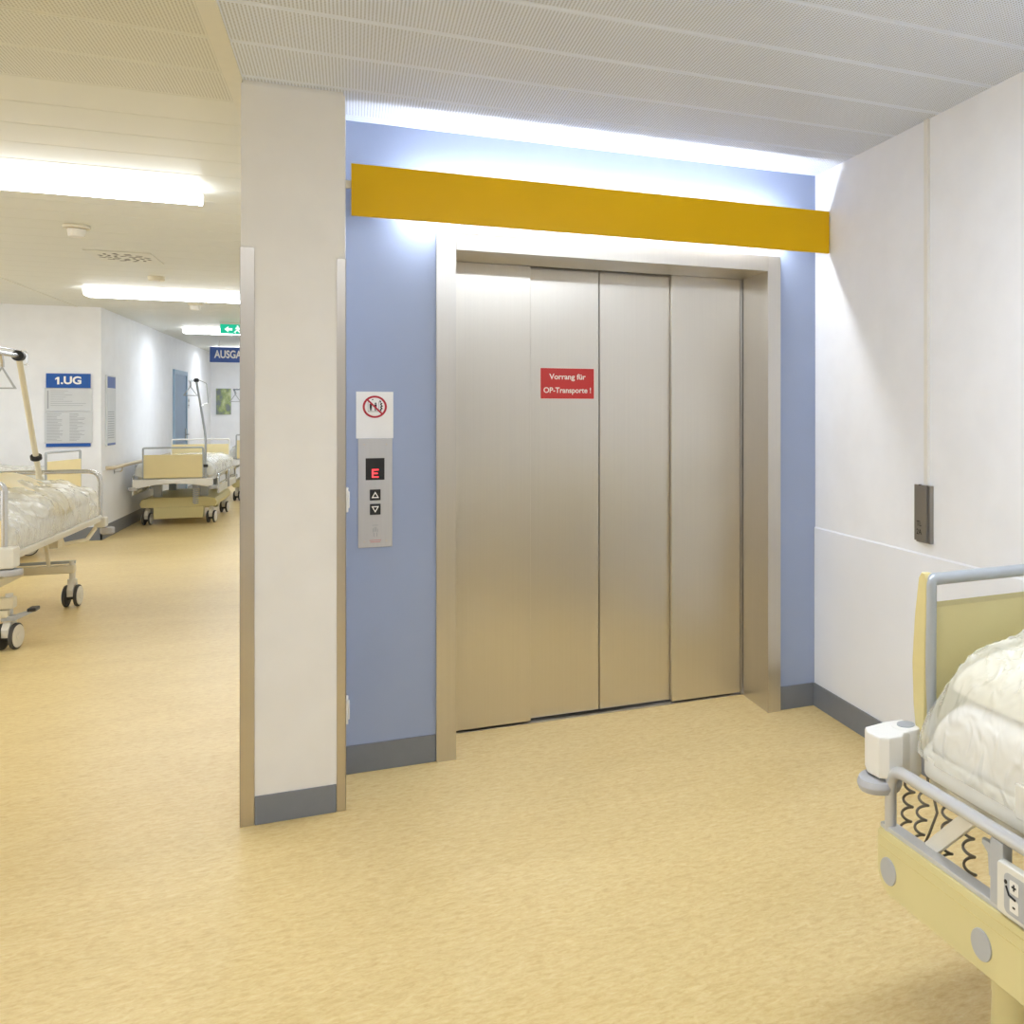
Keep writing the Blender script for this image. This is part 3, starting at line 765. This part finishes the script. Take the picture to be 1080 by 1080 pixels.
# ---- beds in the corridor: boards with grey tube, plastic base cover
def corridor_bed(name, loc, rz, label, dz=0, pole=None):
    B = empty(name, loc, rz); tag(B, label, 'bed', GB)
    hw = .40
    MB().prism(rrect(-.40, .40, -1.0, 1.0, .05), fXY, .57 + dz, .63 + dz, .008).build('mattress_deck', M['off_white'], B)
    for sy, nm in ((1, 'headboard'), (-1, 'footboard')):
        # end bow with arched underside
        arch = [(-.42, .605 + dz), (-.42, .515 + dz), (-.36, .500 + dz), (-.2, .535 + dz), (0, .548 + dz), (.2, .535 + dz), (.36, .500 + dz), (.42, .515 + dz), (.42, .605 + dz)]
        MB().prism(arch, fXZ, sy * 1.11 - .045, sy * 1.11 + .045, .012).build('end_bow', M['white_plastic'], B)
        if sy > 0: end_frame(B, nm, 1.13, .315, .61 + dz, .905 + dz, .99 + dz, M['beige_board'], .011, M['frame_grey'], .02)
        else: end_frame(B, nm, -1.13, .36, .61 + dz, .96 + dz, 1.03 + dz, M['beige_board'], .011, M['white_plastic'], .02)
        for sx in (-1, 1):
            MB().cyl((sx * .42, sy * 1.11, .47 + dz), (sx * .42, sy * 1.11, .515 + dz), .05, n=24, bev=.01).build('bumper_wheel', M['bumper_grey'], B)
    for sx in (-1, 1):
        side_rail(B, sx, -.95, -.15, .40 + dz, .64 + dz, .455, M['chrome'])
        o = side_rail(B, sx, .05, .95, .40 + dz, .64 + dz, .455, M['chrome'])
        for (a, b) in ((-.93, -.17), (.07, .93)):
            MB().prism(rrect(a, b, .40 + dz, .49 + dz, .03), fYZ, sx * .455 - .012, sx * .455 + .012, .004).build('rail_board', M['off_white'], B)
    bc = MB().prism([(-.40, .22), (.40, .22), (.42, .27), (.40, .325), (.30, .345), (-.30, .345), (-.40, .325), (-.42, .27)], fXZ, -.75, .75, .012)
    bc.build('base_cover', M['cream'], B)
    for y in (.6925, -.6925): MB().box(-.27, .27, y - .0725, y + .0725, .08, .225, .01).build('base_skirt', M['cream'], B)
    for y in (-.55, .55):
        for x in (-.255, .255): MB().box(x - .045, x + .045, y - .05, y + .05, .34, .572 + dz, .01).build('lifting_column', M['frame_grey'], B)
    for sx in (-1, 1):
        for y in (-.66, .66): caster(B, sx * .35, y, .078, R(-8 if rz > 3 else 30), .27)
    if pole: trapeze(B, *pole)
    coil = [(-.22 + .03 * math.cos(k * .9), 1.02 + .03 * math.sin(k * .9), .52 + dz - k * .0035) for k in range(70)]
    MB().tube(coil, .006, 6).build('coil_cable', M['grey_plastic'], B)
    return B

C_ = corridor_bed('hospital_bed', (-2.0, 14.5, 0), PI, 'hospital bed with beige end board standing along the white corridor wall',
    pole=([(-.342, 1.13, .60), (-.342, 1.13, 1.13), (-.18, .66, 1.84)], [(-.18, .66, 1.84), (-.06, .35, 1.84)], (-.08, .4, 1.84), .12, M['frame_grey'], [(-.18, .66, 1.86), (-.30, .72, 1.80), (-.33, .8, 1.55), (-.26, .95, 1.5)], .013))
D_ = corridor_bed('hospital_bed', (-1.32, 17.65, 0), PI, 'hospital bed farthest down the corridor, half hidden by the pillar', .08,
    pole=([(.05, 1.13, .68), (.05, 1.13, 1.2), (.15, .3, 1.80)], [(.15, .3, 1.8), (.46, .12, 1.80)], (.43, .13, 1.79), .12, M['frame_grey'], None, .012))
B_ = corridor_bed('hospital_bed', (-3.66, 11.23, 0), R(-102), 'hospital bed turned crosswise below the floor directory', .06)
for bd, lm, ld, dz in ((C_, 'white mattress on the corridor bed by the handrail', 'white wrapped bedding on the corridor bed by the handrail', 0),
                      (D_, 'white mattress on the farthest corridor bed', 'white wrapped bedding on the farthest corridor bed', .08),
                      (B_, 'white mattress on the crosswise bed below the directory', 'white wrapped bedding on the crosswise bed below the directory', .06)):
    m_ = at_world(bd, 'mattress', lm, 'mattress', 'mattresses on the hospital beds')
    loaf(-1.05, 1.04, .40, .631 + dz, lambda x, y: .10, e=.22, wr=.003, nu=24, nv=40).build('cover', M['sheet'], m_)
    q_ = at_world(bd, 'duvet', ld, 'bedding', 'wrapped bedding on the hospital beds')
    loaf(-1.0, 1.0, .385, .731 + dz, lambda x, y: .085 + .02 * math.sin(4 * y), e=.6, seed=3 + dz * 10, wr=.015, nu=32, nv=60).build('quilt', M['sheet'], q_)
    loaf(-1.03, 1.04, .43, .64 + dz, lambda x, y: .19 + .02 * math.sin(4 * y), e=.55, seed=3 + dz * 10, wr=.015, inflate=.01, fine=.006, nu=40, nv=80).build('plastic_cover', M['soft_plastic'], q_)

# ---- bed in the foreground at the right
E = empty('hospital_bed', (1.6176, .8136, 0), R(2.4)); tag(E, 'grey and cream hospital bed in front of the white lobby wall', 'bed', GB)
# deck tray with a raised rounded rim
d_ = MB().prism(rrect(-.405, .405, -1.05, .955, .07, 8), fXY, .635, .672, .006).build('mattress_deck', M['off_white'], E)
rb = bmesh.new(); loops = []
for off, z in ((.006, .636), (0, .642), (0, .686), (.004, .693), (.012, .695), (.018, .690), (.018, .66), (.03, .65)):
    loops.append([rb.verts.new((x, y, z)) for x, y in rrect(-.424 + off, .424 - off, -1.065 + off, .975 - off, .09 - off, 10)])
for A_, B2 in zip(loops, loops[1:] + loops[:1]):
    for k in range(len(A_)): rb.faces.new((A_[k], A_[(k + 1) % len(A_)], B2[(k + 1) % len(A_)], B2[k]))
bmesh.ops.recalc_face_normals(rb, faces=rb.faces[:])
rm = MB(); rm._add(rb); rm.build('deck_rim', M['off_white'], d_)
MB().box(-.43, -.40, .565, .62, .665, .735, .006).build('mattress_clip', M['off_white'], d_)
fr = MB().box(-.40, -.35, -1.05, .93, .60, .636, .006).box(.35, .40, -1.05, .93, .60, .636, .006).box(-.4, .4, .86, .92, .585, .632, .006).box(-.4, .4, -1.04, -.98, .585, .632, .006)
fr.build('chassis', M['off_white'], E)
# headboard
hb = MB().tube(bend([(-.351, .992, .70), (-.356, .985, .88), (-.358, .98, 1.060), (.358, .98, 1.060), (.356, .985, .88), (.351, .992, .70)], .012), .0145, 14).build('headboard', M['frame_grey'], E)
prof = [(.988, .665), (1.013, .68), (1.026, .76), (1.031, .86), (1.021, .97), (1.005, 1.062), (.995, 1.075), (.984, 1.074), (.976, 1.06), (.979, .97), (.984, .86), (.984, .76)]
for sx in (-1, 1):
    MB().prism(prof, fYZ, sx * .374, sx * .352, .003).build('side_cap', M['cream_edge'], hb)
inf = [(.985, .66), (1.015, .66), (1.020, .80), (1.016, .93), (1.006, .99), (.996, 1.003), (.984, .993), (.980, .97), (.986, .90), (.988, .80)]
MB().prism(inf, fYZ, -.351, .351, .002).build('infill_board', M['cream'], hb)
end_frame(E, 'footboard', -1.12, .355, .66, .96, 1.03, M['cream'], .0145, M['frame_grey'], .03)
# corner blocks with bumper wheels
for sx in (-1, 1):
    for sy, yy in ((1, 1.03), (-1, -1.12)):
        if sx > 0: xo = .39
        else: xo = .39
        blk = MB()
        pl = [(-.37, -.03), (-.42, -.035), (-.436, -.05), (-.472, -.05), (-.490, -.035), (-.494, .01), (-.48, .04), (-.42, .05), (-.37, .045)]
        if sx > 0: pl = [(min(.43, -x), y) for x, y in pl if -x < .5][::-1] + []
        blk.prism([(x, yy + y) for x, y in pl], fXY, .616, .712, .007)
        blk.cyl((sx * .392, yy, .60), (sx * .392, yy, .714), .036, n=28, bev=.006)
        bo = blk.build('corner_block', M['white_plastic'], E)
        MB().cyl((sx * .392, yy, .708), (sx * .392, yy, .7165), .021, n=24).build('pole_socket', M['frame_grey'], bo)
        bxp = -.465 if sx < 0 else .40
        if sx < 0: MB().cyl((bxp, yy, .577), (bxp, yy, .612), .052, n=32, bev=.015).build('bumper_wheel', M['bumper_grey'], bo)
# near side rails (lowered): head part and foot part
def big_rail(y1, y0, ctrl):
    x = -.462
    t_ = MB().tube(bend([(x, y1 - .03, .49), (x, y1 - .03, .642), (x, y0 + .03, .642), (x, y0 + .03, .49)], .055, 8), .0135, 16)
    o = t_.build('side_rail', M['rail_grey'], E)
    MB().prism(rrect(y0, y1, .362, .5, (.055, .055, .012, .012), 8), fYZ, x - .017, x + .017, .004).build('rail_panel', M['cream'], o)
    MB().prism(rrect(y0 + .004, y1 - .004, .499, .511, .004), fYZ, x - .012, x + .018, .003).build('panel_edge', M['rail_grey'], o)
    for z in (.484, .462): MB().box(x - .0185, x - .0165, y0 + .012, y1 - .012, z - .0012, z + .0012, .0006, 1).build('panel_groove', M['cream_edge'], o)
    for y in (y1 - .047, y1 - .364, y0 + .047):
        MB().cyl((x - .0205, y, .416), (x - .015, y, .416), .030, n=36, bev=.002).build('screw_cover', M['grey_plastic'], o)
    for ya, yb in ((y1 - .152, y1 - .292), (y0 + .292, y0 + .152)):
        dy, dz_ = yb - ya, .145
        L_ = math.hypot(dy, dz_); nx, nz = -dz_ / L_ * .017, dy / L_ * .017
        a0, b0 = (ya, .502), (yb, .628)
        MB().prism([(a0[0] + nx, a0[1] + nz), (b0[0] + nx, b0[1] + nz), (b0[0] - nx, b0[1] - nz), (a0[0] - nx, a0[1] - nz)], fYZ, x + .012, x + .028, .003).build('swing_arm', M['off_white'], o)
    if ctrl:
        pst = MB().box(x - .012, x + .014, y1 - .418, y1 - .380, .505, .632, .005)
        pst.prism([(y1 - .376, .545), (y1 - .366, .548), (y1 - .362, .59), (y1 - .345, .602), (y1 - .345, .612), (y1 - .376, .612)], fYZ, x - .002, x + .010, .003)
        pst.build('control_post', M['grey_plastic'], o)
        c_ = MB().prism(rrect(y1 - .82, y1 - .412, .508, .604, .008), fYZ, x - .022, x - .004, .004).build('control_panel', M['off_white'], o)
        MB().prism(rrect(y1 - .81, y1 - .434, .517, .592, .012), fYZ, x - .0228, x - .0218).build('keypad', M['grey_plastic'], o)
        for k in range(5):
            for zz_, ch in ((.571, '+'), (.537, '-')):
                yy = y1 - .462 - k * .07
                kb = MB().prism(rrect(yy - .012, yy + .012, zz_ - .012, zz_ + .012, .003), fYZ, x - .0240, x - .0226, .0005).build('key', M['white_plastic'], o)
                text(ch, .022, 'key_sign', M['ink_black'], o, (x - .0243, yy, zz_), (PI / 2, 0, -PI / 2), bold=.03)
        ic = MB()
        yy = y1 - .444
        ic.tube([(x - .0234, yy + .004, .567), (x - .0234, yy - .004, .553), (x - .0234, yy - .022, .55)], .0022, 6).ring((yy + .005, .574), .0004, .004, fYZ, x - .0238, x - .0226, 14)
        ic.build('bed_symbol', M['ink_black'], o)
    return o
big_rail(1.02, -.02, True)
big_rail(-.10, -1.05, False)
# cables under the deck
def coil(x, y, z0, z1, ry, tail=None):
    n = int((z0 - z1) / .036 * 14)
    pts = [(x + .011 * math.cos(k / 14 * 2 * PI), y + ry * (k / n) + .013 * math.sin(k / 14 * 2 * PI), z0 + (z1 - z0) * k / n) for k in range(n + 1)]
    pts = [(pts[0][0], pts[0][1] + .005, z0 + .03)] + pts
    if tail: pts += tail
    MB().tube(pts, .0032, 8).build('coil_cable', M['coil'], E)
coil(-.40, 1.0, .60, .45, .025)
coil(-.40, .945, .59, .45, .03, [(-.40, .93, .50), (-.40, .90, .56), (-.40, .92, .61)])
coil(-.40, .862, .59, .45, .006)
coil(-.40, .797, .58, .445, -.012)
MB().tube([(-.40, 1.02, .45), (-.37, .98, .425), (-.37, .86, .42), (-.40, .785, .445)], .0032, 8).build('cable', M['coil'], E)
# base with columns and casters
MB().box(-.34, .34, -.85, .80, .20, .25, .012).build('base_frame', M['cream'], E)
for (x, y) in ((-.335, .72), (.335, .72), (-.335, -.75), (.335, -.75)):
    b = MB().cyl((x, y, .165), (x, y, .30), .052, .047, n=36, bev=.01).build('base_column', M['cream'], E)
    caster(E, x, y, .072, R(20), .18)
for y in (-.45, .40):
    MB().box(-.09, .09, y - .06, y + .06, .25, .60, .012).build('lifting_column', M['frame_grey'], E)
mE = at_world(E, 'mattress', 'white mattress on the grey and cream bed in the lobby', 'mattress', 'mattresses on the hospital beds')
loaf(-1.04, .955, .395, .673, lambda x, y: .15, e=.3, seed=6, wr=.004, nu=60, nv=110).build('cover', M['sheet'], mE)
qE = at_world(E, 'duvet', 'cream bedding heaped under crinkled clear plastic on the lobby bed', 'bedding', 'wrapped bedding on the hospital beds')
hE = lambda x, y: .20 + .075 * math.exp(-((y - .70) / .45) ** 2)
loaf(-1.02, .93, .36, .823, lambda x, y: hE(x, y) - .135, e=.72, seed=5, wr=.012, nu=60, nv=110).build('quilt', M['bedding'], qE)
loaf(-1.05, .975, .425, .675, lambda x, y: hE(x, y) + .025, e=.70, seed=5, wr=.012, inflate=.004, fine=.013, nu=170, nv=300, top=True).build('plastic_cover', M['clear_plastic'], qE)

# ------------------------------------------------------------------ camera, world, view
cam = bpy.data.cameras.new('camera'); co = bpy.data.objects.new('camera', cam); COL.objects.link(co)
co.location = (0, 0, 1.45); co.rotation_euler = (PI / 2, 0, R(-24.4))
cam.sensor_width = 36; cam.lens = 36 * 969 / 1080
cam.shift_x = -(810 - 540) / 1080; cam.shift_y = -(540 - 433) / 1080
cam.clip_start = .02
scene.camera = co
w = bpy.data.worlds.new('world'); scene.world = w; w.use_nodes = True
w.node_tree.nodes['Background'].inputs[0].default_value = (.86, .90, 1, 1)
w.node_tree.nodes['Background'].inputs[1].default_value = 3.0
vs = scene.view_settings
vs.view_transform = 'Standard'; vs.look = 'None'; vs.gamma = 1; vs.use_curve_mapping = False
vs.exposure = 0.12
scene.cycles.max_bounces = 10; scene.cycles.diffuse_bounces = 6; scene.cycles.glossy_bounces = 4
scene.cycles.transparent_max_bounces = 12
scene.cycles.sample_clamp_indirect = 6
scene.cycles.use_denoising = True
